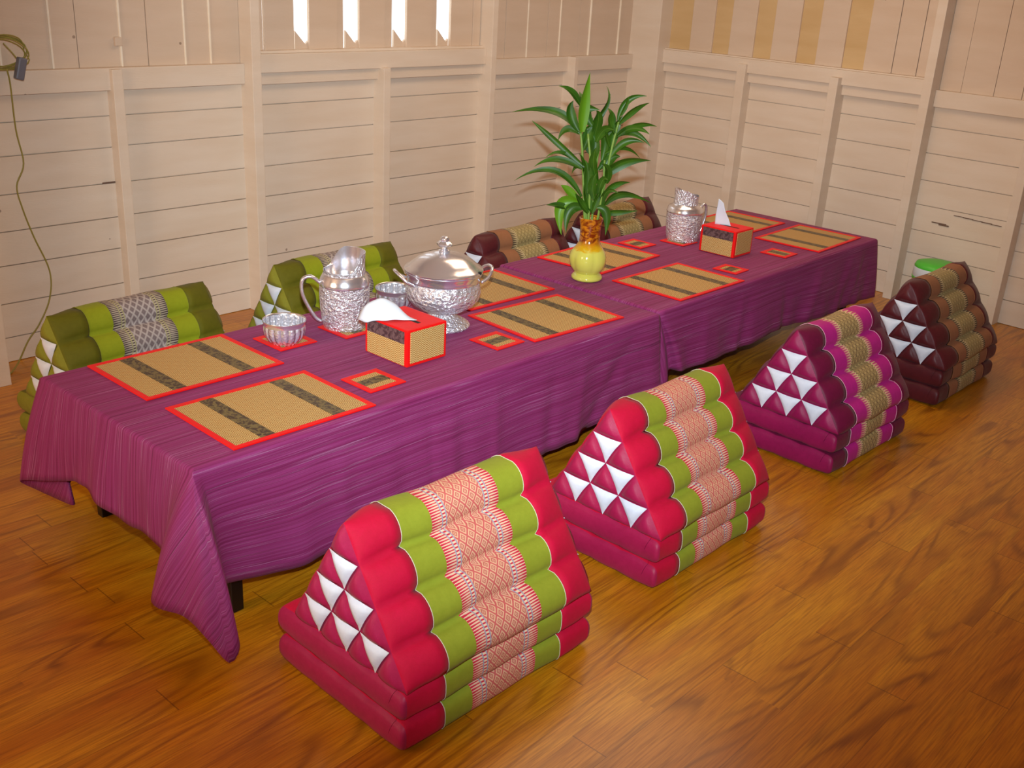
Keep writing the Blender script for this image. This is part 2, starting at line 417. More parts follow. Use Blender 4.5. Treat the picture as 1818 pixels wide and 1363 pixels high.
# ------------------------------------------------------------ low tables
def low_table(x0, x1, y0, y1, label):
    t = empty('low_table', label, 'table', ((x0+x1)/2, (y0+y1)/2, 0)); ox, oy = t.location.x, t.location.y
    boxes('tabletop', [((x0+.012-ox, y0+.012-oy, TH-.035), (x1-.012-ox, y1-.012-oy, TH-.008))], 'black_metal', t)
    boxes('apron', [((x0+.05-ox, y0+.05-oy, TH-.085), (x1-.05-ox, y1-.05-oy, TH-.036))], 'black_metal', t)
    for x in (x0+.11, x1-.15):
        for y in (y0+.035, y1-.065):
            boxes('leg', [((x-ox, y-oy, 0), (x+.035-ox, y+.03-oy, TH-.08))], 'black_metal', t)
low_table(.165, 2.084, .40, 1.19, 'low black table under the nearer purple cloth, its foot showing by the front corner')
low_table(2.108, 3.95, .425, 1.215, 'low black table under the farther purple cloth, beside the vase half of the row')

# ------------------------------------------------------------ tablecloths
CREASE = [(.62, -.03, .006, .03), (.93, .01, -.006, .018), (1.02, .0, .007, .03), (1.22, -.02, .006, .022), (1.50, -.04, -.006, .03), (1.66, -.06, .010, .03), (1.97, -.30, -.012, .04), (2.02, .05, .010, .05), (2.42, -.02, .007, .03), (2.70, -.04, .007, .025), (3.05, .02, -.007, .03), (3.40, -.16, .010, .04), (3.72, -.20, .012, .035), (3.86, -.16, -.010, .03)]
def cloth(name, rect, keys, label):
    """keys: (top point xy, hem point xyz, flat hem xy, outward amount) round the table, closed"""
    x0, x1, y0, y1 = rect; zt = TH+.001
    N = len(keys); R = []
    for i in range(N):
        k = [keys[(i+j-1) % N] for j in range(4)]
        L = (Vector(k[2][1])-Vector(k[1][1])).length; n = max(2, int(L/.014))
        for q in range(n):
            t = q/n
            def cr(a):
                p0, p1, p2, p3 = [Vector(kk[a]) for kk in k]
                d1 = (p2-p0)*.5; d2 = (p3-p1)*.5; mxl = (p2-p1).length*1.0
                if d1.length > mxl: d1 = d1.normalized()*mxl
                if d2.length > mxl: d2 = d2.normalized()*mxl
                return (2*t**3-3*t*t+1)*p1+(t**3-2*t*t+t)*d1+(-2*t**3+3*t*t)*p2+(t**3-t*t)*d2
            top = Vector(k[1][0]).lerp(Vector(k[2][0]), t); R.append((top, cr(1), Vector(k[1][2]).lerp(Vector(k[2][2]), t)))
    V, U, F = [], [], []; T = 12; n = len(R)
    c = Vector(((x0+x1)/2, (y0+y1)/2))
    for i, (tp, h, fl) in enumerate(R):
        ins = Vector((min(max(tp.x, x0+.014), x1-.014), min(max(tp.y, y0+.014), y1-.014)))
        V.append((ins.x, ins.y, zt)); U.append((ins.x, ins.y))
        for q in (.30, .62, .86):
            V.append((ins.x+(tp.x-ins.x)*q, ins.y+(tp.y-ins.y)*q, zt-.014*(1-math.sqrt(1-q*q)))); U.append((ins.x+(tp.x-ins.x)*q, ins.y+(tp.y-ins.y)*q))
        T0 = Vector((tp.x, tp.y, zt-.016)); D = h-T0
        for k in range(T+1):
            t = k/T; p = T0+D*t
            hor = Vector((D.x, D.y, 0)); p += hor*(math.sin(math.pi*t)*.10)
            out = hor.normalized() if hor.length > 1e-4 else Vector((0, 0, 0))
            wv = noise.noise(Vector((h.x*5.5, h.y*5.5, 3)))*.022+noise.noise(Vector((h.x*14, h.y*14, t*1.2)))*.008
            p += out*wv*t**1.1
            if h.y < .42 and h.x > .3:
                for xc, sl, am_, wc in CREASE:
                    u_ = (p.x-xc-sl*t)/wc; p.y -= am_*math.exp(-u_*u_)*min(1, t*3)*(.4+.6*t)
            p.z += noise.noise(Vector((h.x*4, h.y*4, 9)))*.008*t
            V.append(p); f2 = tp.lerp(fl, t); U.append((f2.x, f2.y))
    K = T+5
    for i in range(n):
        j = (i+1) % n
        for k in range(K-1): F.append((i*K+k, i*K+k+1, j*K+k+1, j*K+k))
    F.append(tuple(i*K for i in range(n)))                                      # the flat top
    o = mk(name, V, F, 'tablecloth_weave', None, U)
    bm = bmesh.new(); bm.from_mesh(o.data); bmesh.ops.remove_doubles(bm, verts=bm.verts, dist=1e-5); bmesh.ops.recalc_face_normals(bm, faces=bm.faces)
    bm.to_mesh(o.data); bm.free()
    sm = o.modifiers.new('thickness', 'SOLIDIFY'); sm.thickness = .0022; sm.offset = -1
    return tag(o, label, 'tablecloth', 'purple tablecloths')
x0, x1, y0, y1 = .163, 2.088, .396, 1.192; d1, d2 = .28, .36
A = (x0, y0); B = (x0, y1); C_ = (x1, y1); D_ = (x1, y0)
K1 = [
 # front side from the joint to the near corner
 (D_, (2.092, .370, .168), (x1-.01, y0-d2)), ((1.90, y0), (1.90, .372, .160), (1.90, y0-d2)), ((1.74, y0), (1.74, .376, .150), (1.74, y0-d2)),
 ((1.51, y0), (1.51, .368, .118), (1.51, y0-d2)), ((1.2, y0), (1.2, .375, .112), (1.2, y0-d2)), ((.9, y0), (.90, .366, .110), (.9, y0-d2)),
 ((.6, y0), (.60, .372, .112), (.6, y0-d2)), ((.50, y0), (.51, .366, .112), (.5, y0-d2)), ((.40, y0), (.42, .372, .107), (.4, y0-d2)),
 ((.27, y0), (.28, .38, .128), (.27, y0-d2)), ((.19, y0), (.215, .365, .14), (.19, y0-d2)),
 # hanging corner flap
 (A, (.150, .205, .085), (x0-.16, y0-d2)), (A, (.118, .205, .052), (x0-d1, y0-d2)), (A, (.088, .255, .115), (x0-d1, y0-d2*.72)),
 (A, (.075, .325, .150), (x0-d1, y0-d2*.45)), (A, (.035, .405, .158), (x0-d1, y0-d2*.18)),
 ((x0, y0+.07), (.125, .49, .192), (x0-d1, y0+.07)), ((x0, .60), (.128, .60, .216), (x0-d1, .60)), ((x0, .70), (.136, .70, .204), (x0-d1, .70)), ((x0, .80), (.126, .80, .222), (x0-d1, .80)),
 ((x0, .92), (.134, .92, .240), (x0-d1, .92)), ((x0, 1.06), (.118, 1.07, .195), (x0-d1, 1.06)),
 (B, (.100, 1.225, .150), (x0-d1, y1)), (B, (.14, 1.20, .11), (x0-d1, y1+d2*.5)), (B, (.165, 1.06, .105), (x0-d1, y1+d2)), (B, (.21, 1.20, .10), (x0-.1, y1+d2)),
 ((.32, y1), (.33, 1.215, .16), (.33, y1+d2)), ((.8, y1), (.8, 1.21, .17), (.8, y1+d2)), ((1.4, y1), (1.4, 1.208, .17), (1.4, y1+d2)), ((2.0, y1), (2.0, 1.208, .17), (2.0, y1+d2)),
 (C_, (2.085, 1.20, .17), (x1, y1+d2)), ((x1, .8), (2.092, .8, .25), (x1+.2, .8)), ((x1, .46), (2.092, .46, .22), (x1+.2, .46))]
cloth('tablecloth', (x0, x1, y0, y1), K1, 'purple striped tablecloth on the nearer table, with a long corner hanging towards the floor')
x0, x1, y0, y1 = 2.102, 3.955, .412, 1.218; d1, d2 = .25, .26
A = (x0, y0); B = (x0, y1); C_ = (x1, y1); D_ = (x1, y0)
K2 = [
 (D_, (3.985, .39, .170), (x1, y0-d2)), ((3.88, y0), (3.86, .40, .182), (3.88, y0-d2)), ((3.76, y0), (3.72, .372, .190), (3.76, y0-d2)), ((3.62, y0), (3.62, .395, .190), (3.6, y0-d2)), ((3.47, y0), (3.47, .378, .194), (3.47, y0-d2)),
 ((3.09, y0), (3.09, .392, .206), (3.09, y0-d2)), ((2.85, y0), (2.85, .380, .207), (2.85, y0-d2)), ((2.63, y0), (2.63, .392, .200), (2.63, y0-d2)),
 ((2.45, y0), (2.45, .384, .21), (2.4, y0-d2)), ((2.24, y0), (2.30, .386, .21), (2.24, y0-d2)), (A, (2.252, .378, .215), (x0+.02, y0-d2)),
 (A, (2.236, .425, .205), (x0-.01, y0-d2*.92)), (A, (2.175, .398, .165), (x0-.2, y0-d2*.25)), (A, (2.110, .47, .165), (x0-.24, y0-d2)),
 ((x0, .6), (2.104, .6, .25), (x0-.2, .6)), ((x0, 1.0), (2.104, 1.0, .25), (x0-.2, 1.0)), (B, (2.104, 1.215, .22), (x0-.2, y1)),
 ((2.5, y1), (2.5, 1.236, .2), (2.5, y1+d2)), ((3.1, y1), (3.1, 1.234, .2), (3.1, y1+d2)), ((3.7, y1), (3.7, 1.236, .2), (3.7, y1+d2)),
 (C_, (3.96, 1.26, .18), (x1, y1+d2)), (C_, (4.02, 1.28, .10), (x1+d1, y1+d2)), (C_, (3.99, 1.2, .16), (x1+d1, y1)),
 ((x1, 1.0), (3.985, 1.0, .2), (x1+d1, 1.0)), ((x1, .7), (3.98, .7, .2), (x1+d1, .7)), ((x1, .5), (3.99, .5, .19), (x1+d1, .5)), (D_, (4.005, .42, .165), (x1+d1, y0))]
cloth('tablecloth', (x0, x1, y0, y1), K2, 'purple striped tablecloth on the farther table, running from the joint to the right wall')

# ------------------------------------------------------------ placemats and coasters
ZT = TH+.0025
def xfo(x, y, a, z=ZT): return Matrix.Translation((x, y, z)) @ Matrix.Rotation(a, 4, 'Z')
def flat(name, quads, z0, z1, mat, parent, w=.0):
    bm = bmesh.new(); 
    for a, b in quads: box_bm(bm, (a[0], a[1], z0), (b[0], b[1], z1), w)
    uvl = bm.loops.layers.uv.new('UVMap')
    for f in bm.faces:
        for l in f.loops: l[uvl].uv = (l.vert.co.x, l.vert.co.y)
    me = bpy.data.meshes.new(name); bm.to_mesh(me); bm.free(); return link(name, me, parent, (mat,))
def binding(W, D, b): return [((0, 0), (W, b)), ((0, D-b), (W, D)), ((0, b), (b, D-b)), ((W-b, b), (W, D-b))]
def placemat(x, y, a, label, W=.45, D=.335):
    t = empty('placemat', label, 'placemat', (x, y, ZT), a, 'red edged straw placemats')
    flat('straw_panel', [((.006, .006), (W-.006, D-.006))], 0, .003, 'straw_weave', t)
    flat('red_binding', binding(W, D, .016), 0, .0045, 'red_binding', t, .001)
    for c in (.112, .338): flat('brocade_ribbon', [((c-.021, .015), (c+.021, D-.015))], .003, .0038, 'ribbon_dark', t)
    return t
PM = [(.296, .836, -.004, 'straw placemat at the left end of the table, on the wall side'),
 (.296, .424, -.027, 'straw placemat at the left end of the table, nearest the camera'),
 (1.485, .478, -.068, 'straw placemat in front of the silver tureen, turned slightly towards the vase'),
 (1.553, .845, -.03, 'straw placemat behind the silver tureen, its left part hidden by the bowl'),
 (2.271, .432, -.017, 'straw placemat in the middle of the front edge, right of the cloth joint'),
 (2.319, .850, .06, 'straw placemat lying behind the yellow vase of bamboo'),
 (3.433, .458, .022, 'straw placemat at the far right front corner of the table'),
 (3.395, .856, .01, 'straw placemat at the far end, behind the second tissue box')]
for p in PM: placemat(*p)
def coaster(x, y, a, label, W=.135, D=.135, rib='x', mirror=False):
    t = empty('coaster', label, 'coaster', (x, y, ZT), a, 'red edged straw coasters')
    flat('straw_panel', [((.005, .005), (W-.005, D-.005))], 0, .0025, 'straw_weave', t)
    flat('red_binding', binding(W, D, .019), 0, .004, 'red_binding', t, .001)
    if rib == 'x': flat('brocade_ribbon', [((.018, D/2-.020), (W-.018, D/2+.020))], .0025, .0033, 'ribbon_dark', t)
    else: flat('brocade_ribbon', [((W/2-.020, .018), (W/2+.020, D-.018))], .0025, .0033, 'ribbon_dark', t)
coaster(.792, .489, .0, 'small coaster between the nearest placemat and the near tissue box', rib='x')
coaster(1.332, .502, .0, 'small coaster lying left of the placemat in front of the tureen', .13, .13)
coaster(2.795, 1.002, .0, 'small coaster at the back of the table, left of the far pitcher', .12, .13)
coaster(2.780, .500, .03, 'small coaster right of the middle front placemat', .108, .115)
coaster(3.205, .505, .02, 'small coaster in front of the far tissue box, left of the last placemat', .115, .128, 'y')
coaster(.800, .925, .0, 'small coaster under the little silver bowl', .14, .15)
coaster(1.028, .888, .0, 'small coaster under the near silver pitcher', .14, .15, 'y')
coaster(2.995, .910, .0, 'small coaster under the far silver pitcher', .12, .13, 'y')

# ------------------------------------------------------------ tissue boxes
def tissue_box(x, y, a, label, W, D, H, tis, tlabel, zig='short'):
    t = empty('tissue_box', label, 'tissue box', (x, y, ZT), a, 'tissue box covers')
    b = boxes('box_cover', [((0, 0, 0), (W, D, H))], 'red_binding', t, .005)
    e = .0125
    boxes('straw_panel', [((-.0022, e, .004), (.004, D-e, H*.62))], 'straw_weave', t, .001)
    boxes('brocade_ribbon', [((-.0026, e, H*.62), (.004, D-e, H-.006))], 'ribbon_plum', t, .001)
    boxes('straw_panel', [((e, -.0022, e*.9), (W-e, .004, H-.007))], 'straw_weave', t, .001)
    boxes('straw_panel', [((W-.004, e, .004), (W+.0022, D-e, H*.62))], 'straw_weave', t, .001)
    boxes('brocade_ribbon', [((W-.004, e, H*.62), (W+.0026, D-e, H-.006))], 'ribbon_plum', t, .001)
    boxes('straw_panel', [((e, D-.004, e*.9), (W-e, D+.0022, H-.007))], 'straw_weave', t, .001)
    boxes('slot', [((W*.45, D*.18, H-.002), (W*.53, D*.82, H+.0006))], 'dark_hole', t, 0)
    # the tissue pulled out of the slot: sheet through given curves
    V, F = [], []; n = len(tis[0]); P = [spline(c, 5) for c in tis]; P = list(zip(*P)); P = [spline(c, 5) for c in P]
    R, Cn = len(P), len(P[0])
    for r in P:
        for c in r: V.append(Vector(c)+Vector((0, 0, noise.noise(Vector(c)*30)*.003)))
    for i in range(R-1):
        for j in range(Cn-1): F.append((i*Cn+j, (i+1)*Cn+j, (i+1)*Cn+j+1, i*Cn+j+1))
    o = mk('tissue', V, F, 'tissue_white'); o.location = (x, y, ZT); o.rotation_euler = (0, 0, a)
    s = o.modifiers.new('thickness', 'SOLIDIFY'); s.thickness = .0008
    tag(o, tlabel, 'tissue', 'paper tissues in the box covers')
H = .118
tissue_box(1.004, .572, 0, 'red tissue box cover with straw sides in front of the near silver pitcher', .165, .195, H,
 [[(.082, .145, H), (.066, .150, H+.035), (.035, .175, H+.050), (-.005, .195, H+.030), (-.022, .205, H-.010)],
  [(.088, .120, H), (.060, .125, H+.045), (.024, .145, H+.062), (-.020, .165, H+.038), (-.036, .180, H-.004)],
  [(.094, .085, H), (.062, .090, H+.022), (.025, .110, H+.030), (-.014, .130, H+.014), (-.030, .150, H-.006)],
  [(.098, .060, H), (.064, .070, H+.004), (.030, .090, H+.006), (.000, .110, H+.004), (-.012, .135, H+.002)]],
 'white tissue flopping to the left out of the near box cover')
tissue_box(3.002, .652, 0, 'red tissue box cover with straw sides in front of the far silver pitcher', .150, .180, H,
 [[(.060, .148, H), (.064, .152, H+.040), (.066, .150, H+.080), (.066, .148, H+.112)],
  [(.072, .118, H), (.074, .126, H+.040), (.072, .132, H+.076), (.070, .136, H+.106)],
  [(.084, .080, H), (.080, .094, H+.030), (.076, .112, H+.060), (.074, .124, H+.096)]],
 'white tissue standing up in a point from the far box cover')

# ------------------------------------------------------------ silverware
RD = Vector((RT.x, RT.y, 0)).normalized(); FD = Vector((FW.x, FW.y, 0)).normalized()
def bowl(loc, R, Hh, label, lobed=True):
    t = empty('silver_bowl', label, 'bowl', loc, 0, 'small embossed silver bowls')
    pr = [(.0, 0), (R*.55, 0), (R*.60, .003), (R*.62, .006), (R*.78, Hh*.16), (R*.93, Hh*.38), (R*.985, Hh*.62), (R*.97, Hh*.78)]
    lathe('bowl_body', pr, 'silver_petal', t)
    lathe('rim', [(R*.97, Hh*.78), (R*.975, Hh*.86), (R*1.0, Hh*.93), (R*1.02, Hh*.97), (R*1.01, Hh), (R*.985, Hh*.985), (R*.965, Hh*.93)], 'silver_smooth', t)
    lathe('bowl_lining', [(R*.965, Hh*.93), (R*.94, Hh*.7), (R*.95, Hh*.5), (R*.85, Hh*.25), (R*.6, Hh*.07), (0, .005)], 'silver_petal', t)
bowl((.851, .975, ZT+.004), .067, .079, 'small embossed silver bowl standing on a coaster near the left placemats')
bowl((1.36, 1.03, ZT), .068, .080, 'small embossed silver bowl half hidden behind the left of the tureen')
def pitcher(loc, Rb, label, hdir, rimz, scale=1.0, taper=.84, hh=.182, neckr=.069, shoulder=.165, htop=.150, hout=.055):
    t = empty('silver_pitcher', label, 'pitcher', loc, 0, 'embossed silver pitchers')
    pr = [(0, 0), (Rb*taper*.97, 0), (Rb*taper, .004), (Rb*(taper+.06), .03), (Rb*.97, .07), (Rb, .11), (Rb*.99, shoulder-.022)]
    lathe('body', pr, 'silver_leaf', t)
    sh = shoulder
    lathe('shoulder', [(Rb*.99, sh-.022), (Rb*1.01, sh-.018), (Rb*.99, sh-.010), (Rb*.955, sh), (Rb*.90, sh+.008), (neckr*1.06, hh-.006), (neckr*1.03, hh-.002), (neckr, hh)], 'silver_smooth', t)
    top = .235; prn = [(neckr, hh), (neckr*1.0, hh+.006), (neckr*.97, hh+.02), (neckr*.98, hh+.04), (neckr*1.0, hh+.06), (neckr*.975, hh+.06), (neckr*.95, hh+.035), (neckr*.94, hh+.01), (neckr*.9, hh-.01)]
    def zf(a, i, z):
        if 2 <= i <= 7:
            k = (0, 0, .33, .66, 1, 1, .66, .33)[i]
            return hh+(rimz(a)-hh)*k
        return z
    def lob(a, z): return 1
    lathe('spout', prn[:5], 'silver_hammer', t, zfun=zf); lathe('spout_lining', prn[4:], 'silver_smooth', t, zfun=lambda a, i, z: zf(a, i+4, z))
    lathe('lining', [(neckr*.93, hh+.012), (neckr*.9, hh-.03), (neckr*.5, hh-.06), (0, hh-.06)], 'silver_smooth', t)
    d = hdir; up = Vector((0, 0, 1))
    P = [d*(Rb*.95)+up*htop, d*(Rb+hout*.45)+up*(htop+.022), d*(Rb+hout*.95)+up*(htop+.012), d*(Rb+hout)+up*(htop-.030), d*(Rb+hout*.72)+up*(htop*.52), d*(Rb+hout*.25)+up*(htop*.22), d*(Rb*.93)+up*.018]
    tube('handle', P, .006, 'silver_smooth', t, flat=1.5, n=6)
HL = (-RD*.95 - FD*.25).normalized()
a0 = math.atan2((-RD*.75-FD*.65).y, (-RD*.75-FD*.65).x)
def rz1(a):
    d = math.cos(a-a0); return .222-.030*d+.012*max(0, math.cos(a-a0-2.1))**2
pitcher((1.104, .990, ZT+.004), .083, 'embossed silver pitcher with tall open spout behind the near tissue box', HL, lambda a: .194+.060*(lambda q: q*q*(3-2*q))(max(0, min(1, (.40-math.cos(a-a0))/1.0))), taper=.86)
a1 = math.atan2((RD*.9+FD*.3).y, (RD*.9+FD*.3).x)
pitcher((3.095, .985, ZT+.004), .084, 'embossed silver pitcher behind the far tissue box by the right wall', (RD*.92+FD*.4).normalized(), lambda a: .222-.018*math.cos(a-a1)+.004*math.cos(3*(a-a1)), hh=.168, neckr=.057, shoulder=.150, htop=.140, hout=.030, taper=.86)
# tureen
t = empty('silver_tureen', 'large footed silver tureen with domed lid and two handles behind the near tissue box', 'tureen', (1.372, .800, ZT))
lathe('foot', [(0, 0), (.092, 0), (.094, .005), (.088, .012), (.070, .022), (.048, .034), (.040, .042), (.040, .050), (.046, .054)], 'silver_hammer', t)
lathe('bowl', [(.046, .054), (.075, .060), (.104, .078), (.122, .100), (.127, .122), (.124, .142), (.118, .158)], 'silver_hammer', t)
lathe('bowl_rim', [(.118, .158), (.122, .162), (.124, .168), (.123, .180), (.130, .186), (.131, .192), (.126, .196), (.11, .196)], 'silver_smooth', t)
lid = lathe('lid', [(.110, .194), (.131, .194), (.133, .199), (.129, .204), (.118, .209), (.105, .221), (.085, .236), (.060, .247), (.030, .254), (.012, .257)], 'silver_smooth', t)
lathe('knob', [(.012, .255), (.019, .258), (.020, .262), (.010, .266), (.009, .271), (.022, .276), (.026, .284), (.018, .291), (.013, .293), (.015, .300), (.008, .307), (0, .309)], 'silver_smooth', lid, n=24, lobes=lambda a, z: 1+(.12*math.cos(6*a) if z > .27 else 0))
HD = (RD*.93+FD*.36).normalized(); HN = Vector((-HD.y, HD.x, 0))
for s in (-1, 1):
    P = []
    for k in range(9):
        a = math.pi*k/8; out = .116+.052*math.sin(a)**.8; side = .052*math.cos(a)
        P.append(HD*s*out + HN*side + Vector((0, 0, .176+.022*math.sin(a)-.018*(math.cos(a)**4))))
    tube('handle', P, .0055, 'silver_smooth', t, n=4)
p = RD*.118-FD*.046
boxes('spoon_notch', [((p.x-.008, p.y-.008, .196), (p.x+.008, p.y+.008, .2055))], 'dark_hole', lid, .003)

# ------------------------------------------------------------ vase and plant
t = empty('ceramic_vase', 'yellow lobed ceramic vase with brown dripping neck in the middle of the table', 'vase', (2.221, .852, ZT))
lob = lambda a, z: 1+(.10*abs(math.sin(2.5*(a-.4)))**.7-.07)*max(0, min(1, (z-.022)/.03))*max(0, min(1, (.14-z)/.03))
lathe('vase_body', [(0, 0), (.056, 0), (.062, .006), (.062, .014), (.054, .022), (.046, .027), (.056, .036), (.068, .055), (.073, .078), (.072, .098), (.064, .118), (.052, .134), (.043, .150), (.040, .168), (.040, .190), (.041, .215), (.045, .240), (.047, .246), (.044, .249), (.040, .240), (.036, .2), (.036, .15), (.05, .10), (.0, .05)], 'vase_glaze', t, n=60, lobes=lob)
STALKS=[([[2.205,0.869,0.684],[2.188,0.891,0.94],[2.178,0.904,1.048]],0.0065),([[2.206,0.858,0.686],[2.193,0.852,0.896],[2.18,0.869,1.044]],0.0065),([[2.228,0.85,0.685],[2.236,0.861,0.89],[2.24,0.856,0.991]],0.0055),([[2.23,0.831,0.688],[2.236,0.813,0.86],[2.246,0.8,0.999],[2.256,0.787,1.093]],0.0065),([[2.222,0.862,0.683],[2.231,0.885,0.848],[2.228,0.889,1.062]],0.0065),([[2.224,0.83,0.689],[2.216,0.806,0.825],[2.215,0.807,0.951]],0.0055),([[2.219,0.851,0.686],[2.197,0.88,0.814],[2.19,0.889,0.903]],0.0055)]
LEAVES=[([[2.163,0.884,1.049],[2.154,0.881,1.154],[2.157,0.864,1.268]],0.0495),([[2.157,0.895,1.051],[2.134,0.925,1.107],[2.139,0.918,1.162]],0.0383),([[2.166,0.904,1.144],[2.123,0.917,1.184],[2.073,0.94,1.215]],0.0277),([[2.176,0.923,1.052],[2.132,1.006,1.1],[2.047,1.141,1.098]],0.0363),([[2.179,0.872,0.919],[2.118,0.985,1.001],[2.081,1.068,1.073]],0.0251),([[2.164,0.896,1.041],[2.138,0.939,1.043],[2.123,0.967,1.007]],0.0297),([[2.167,0.878,0.912],[2.099,0.946,0.93],[2.038,1.006,0.911]],0.0317),([[2.204,0.898,0.9],[2.131,0.942,0.953],[2.066,0.977,0.946]],0.0198),([[2.187,0.883,0.801],[2.099,0.959,0.887],[1.992,1.061,0.854]],0.0297),([[2.18,0.888,0.788],[2.147,0.917,0.813],[2.121,0.936,0.844]],0.033),([[2.18,0.883,0.776],[2.13,0.931,0.754],[2.125,0.919,0.652]],0.0561),([[2.154,0.91,0.755],[2.109,0.935,0.756],[2.067,0.956,0.769]],0.0277),([[2.187,0.87,0.758],[2.144,0.899,0.739],[2.124,0.896,0.664]],0.0436),([[2.194,0.882,1.06],[2.248,0.844,1.135],[2.26,0.861,1.216]],0.0172),([[2.201,0.895,1.057],[2.24,0.863,1.102],[2.268,0.846,1.188]],0.0297),([[2.197,0.865,1.074],[2.177,0.89,1.118],[2.211,0.847,1.133]],0.0495),([[2.255,0.791,1.098],[2.278,0.769,1.163],[2.324,0.718,1.193]],0.0251),([[2.254,0.781,1.087],[2.271,0.73,1.136],[2.288,0.678,1.175]],0.0291),([[2.242,0.775,1.043],[2.308,0.735,1.075],[2.374,0.694,1.081]],0.0251),([[2.26,0.799,1.032],[2.272,0.73,1.066],[2.284,0.661,1.063]],0.0291),([[2.262,0.79,1.04],[2.286,0.731,1.046],[2.313,0.669,1.013]],0.0251),([[2.243,0.798,0.962],[2.275,0.757,1.012],[2.316,0.703,1.023]],0.0291),([[2.222,0.815,0.974],[2.295,0.777,0.986],[2.361,0.747,0.953]],0.0198),([[2.223,0.813,0.88],[2.266,0.757,0.935],[2.329,0.674,0.96]],0.0449),([[2.229,0.812,0.899],[2.249,0.804,0.942],[2.279,0.782,0.962]],0.0383),([[2.229,0.804,0.823],[2.248,0.766,0.854],[2.273,0.72,0.875]],0.0291),([[2.227,0.794,0.781],[2.257,0.737,0.823],[2.314,0.644,0.805]],0.0383),([[2.233,0.795,0.747],[2.253,0.75,0.747],[2.289,0.684,0.771]],0.0264),([[2.208,0.818,0.766],[2.23,0.787,0.736],[2.23,0.784,0.662]],0.0383),([[2.267,0.818,0.982],[2.279,0.819,1.044],[2.302,0.805,1.112]],0.0383),([[2.228,0.869,0.953],[2.211,0.892,1.026],[2.242,0.851,1.085]],0.0462),([[2.216,0.83,0.859],[2.18,0.833,0.925],[2.164,0.812,1.004]],0.0383),([[2.242,0.836,1.032],[2.269,0.831,1.086],[2.269,0.861,1.137]],0.0363),([[2.213,0.84,0.741],[2.189,0.859,0.793],[2.174,0.865,0.857]],0.033),([[2.226,0.814,0.751],[2.221,0.79,0.821],[2.234,0.741,0.834]],0.0251),([[2.195,0.85,0.742],[2.158,0.865,0.776],[2.13,0.869,0.823]],0.0317),([[2.199,0.841,1.016],[2.199,0.806,1.057],[2.204,0.764,1.069]],0.0363),([[2.182,0.879,1.128],[2.18,0.912,1.16],[2.188,0.932,1.191]],0.0198),([[2.248,0.772,1.119],[2.253,0.757,1.151],[2.253,0.75,1.191]],0.0172),([[2.196,0.866,0.893],[2.194,0.915,0.904],[2.203,0.951,0.878]],0.0185),([[2.208,0.819,0.81],[2.205,0.802,0.865],[2.208,0.778,0.881]],0.0297),([[2.182,0.852,0.82],[2.176,0.85,0.885],[2.161,0.86,0.948]],0.0363),([[2.226,0.875,1.027],[2.209,0.848,1.088],[2.179,0.838,1.133]],0.0396),([[2.245,0.811,0.998],[2.215,0.808,1.031],[2.191,0.796,1.059]],0.0185),([[2.2,0.86,0.919],[2.221,0.86,0.992],[2.216,0.893,1.038]],0.033),([[2.228,0.829,0.946],[2.252,0.842,1.011],[2.258,0.879,1.049]],0.0343),([[2.201,0.828,0.797],[2.187,0.834,0.849],[2.188,0.82,0.901]],0.0363),([[2.211,0.886,0.85],[2.18,0.881,0.917],[2.147,0.879,0.971]],0.0225),([[2.222,0.839,0.907],[2.253,0.827,0.944],[2.271,0.832,0.999]],0.0291),([[2.234,0.804,0.861],[2.216,0.787,0.904],[2.181,0.792,0.944]],0.0304),([[2.202,0.835,0.744],[2.212,0.82,0.797],[2.221,0.807,0.837]],0.0291),([[2.235,0.786,1.052],[2.211,0.796,1.095],[2.206,0.781,1.136]],0.0304),([[2.186,0.891,0.978],[2.212,0.892,1.02],[2.237,0.896,1.098]],0.0291),([[2.246,0.811,0.769],[2.222,0.817,0.809],[2.211,0.807,0.87]],0.0264)]
base = Vector((2.221, .852, .62))
t = empty('lucky_bamboo', 'leafy green bamboo plant standing in the yellow vase', 'plant', base)
for P, r in STALKS:
    P = [Vector(p)-base for p in P]; P[0] = Vector((P[0].x*.6, P[0].y*.6, -.02)); P.insert(0, Vector((P[0].x*.5, P[0].y*.5, -.11)))
    tube('stalk', P, (lambda rr: (lambda u: rr*(1-.35*u)))(r), 'stalk_green', t, seg=7, n=5)
for k, (P, wd) in enumerate(LEAVES):
    P = [Vector(p)-base for p in P]; L = (P[2]-P[0]).length
    if k > 0:
        mid = P[1]; mid.z += .01
    # quadratic curve through the middle point
    c = P[1]*2-(P[0]+P[2])*.5
    n = 14; V, F, U = [], [], []
    vd = (Vector((2.22, .85, .9))-CAM).normalized()
    tw = random.uniform(-.5, .5)
    for i in range(n+1):
        u = i/n; p = P[0]*(1-u)**2+c*2*u*(1-u)+P[2]*u*u
        tg = ((c-P[0])*(1-u)+(P[2]-c)*u).normalized()
        side = tg.cross(vd).normalized()
        side = (side*math.cos(tw+u*.5)+tg.cross(side)*math.sin(tw+u*.5)).normalized()
        nn = tg.cross(side)
        ww = wd*.5*.98*(math.sin(math.pi*min(1, u*.93+.07))**.85)*(1-.35*u)*1.15
        if i == n: ww = .0006
        for j in range(-2, 3):
            V.append(p+side*ww*j/2+nn*(abs(j)/2)**1.5*ww*.45); U.append((j/2*ww, u*L))
    for i in range(n):
        for j in range(4): F.append((i*5+j, i*5+j+1, i*5+j+6, i*5+j+5))
    mk('leaf', V, F, 'leaf_light' if k in (0, 9, 10) else 'leaf_green', t, U)

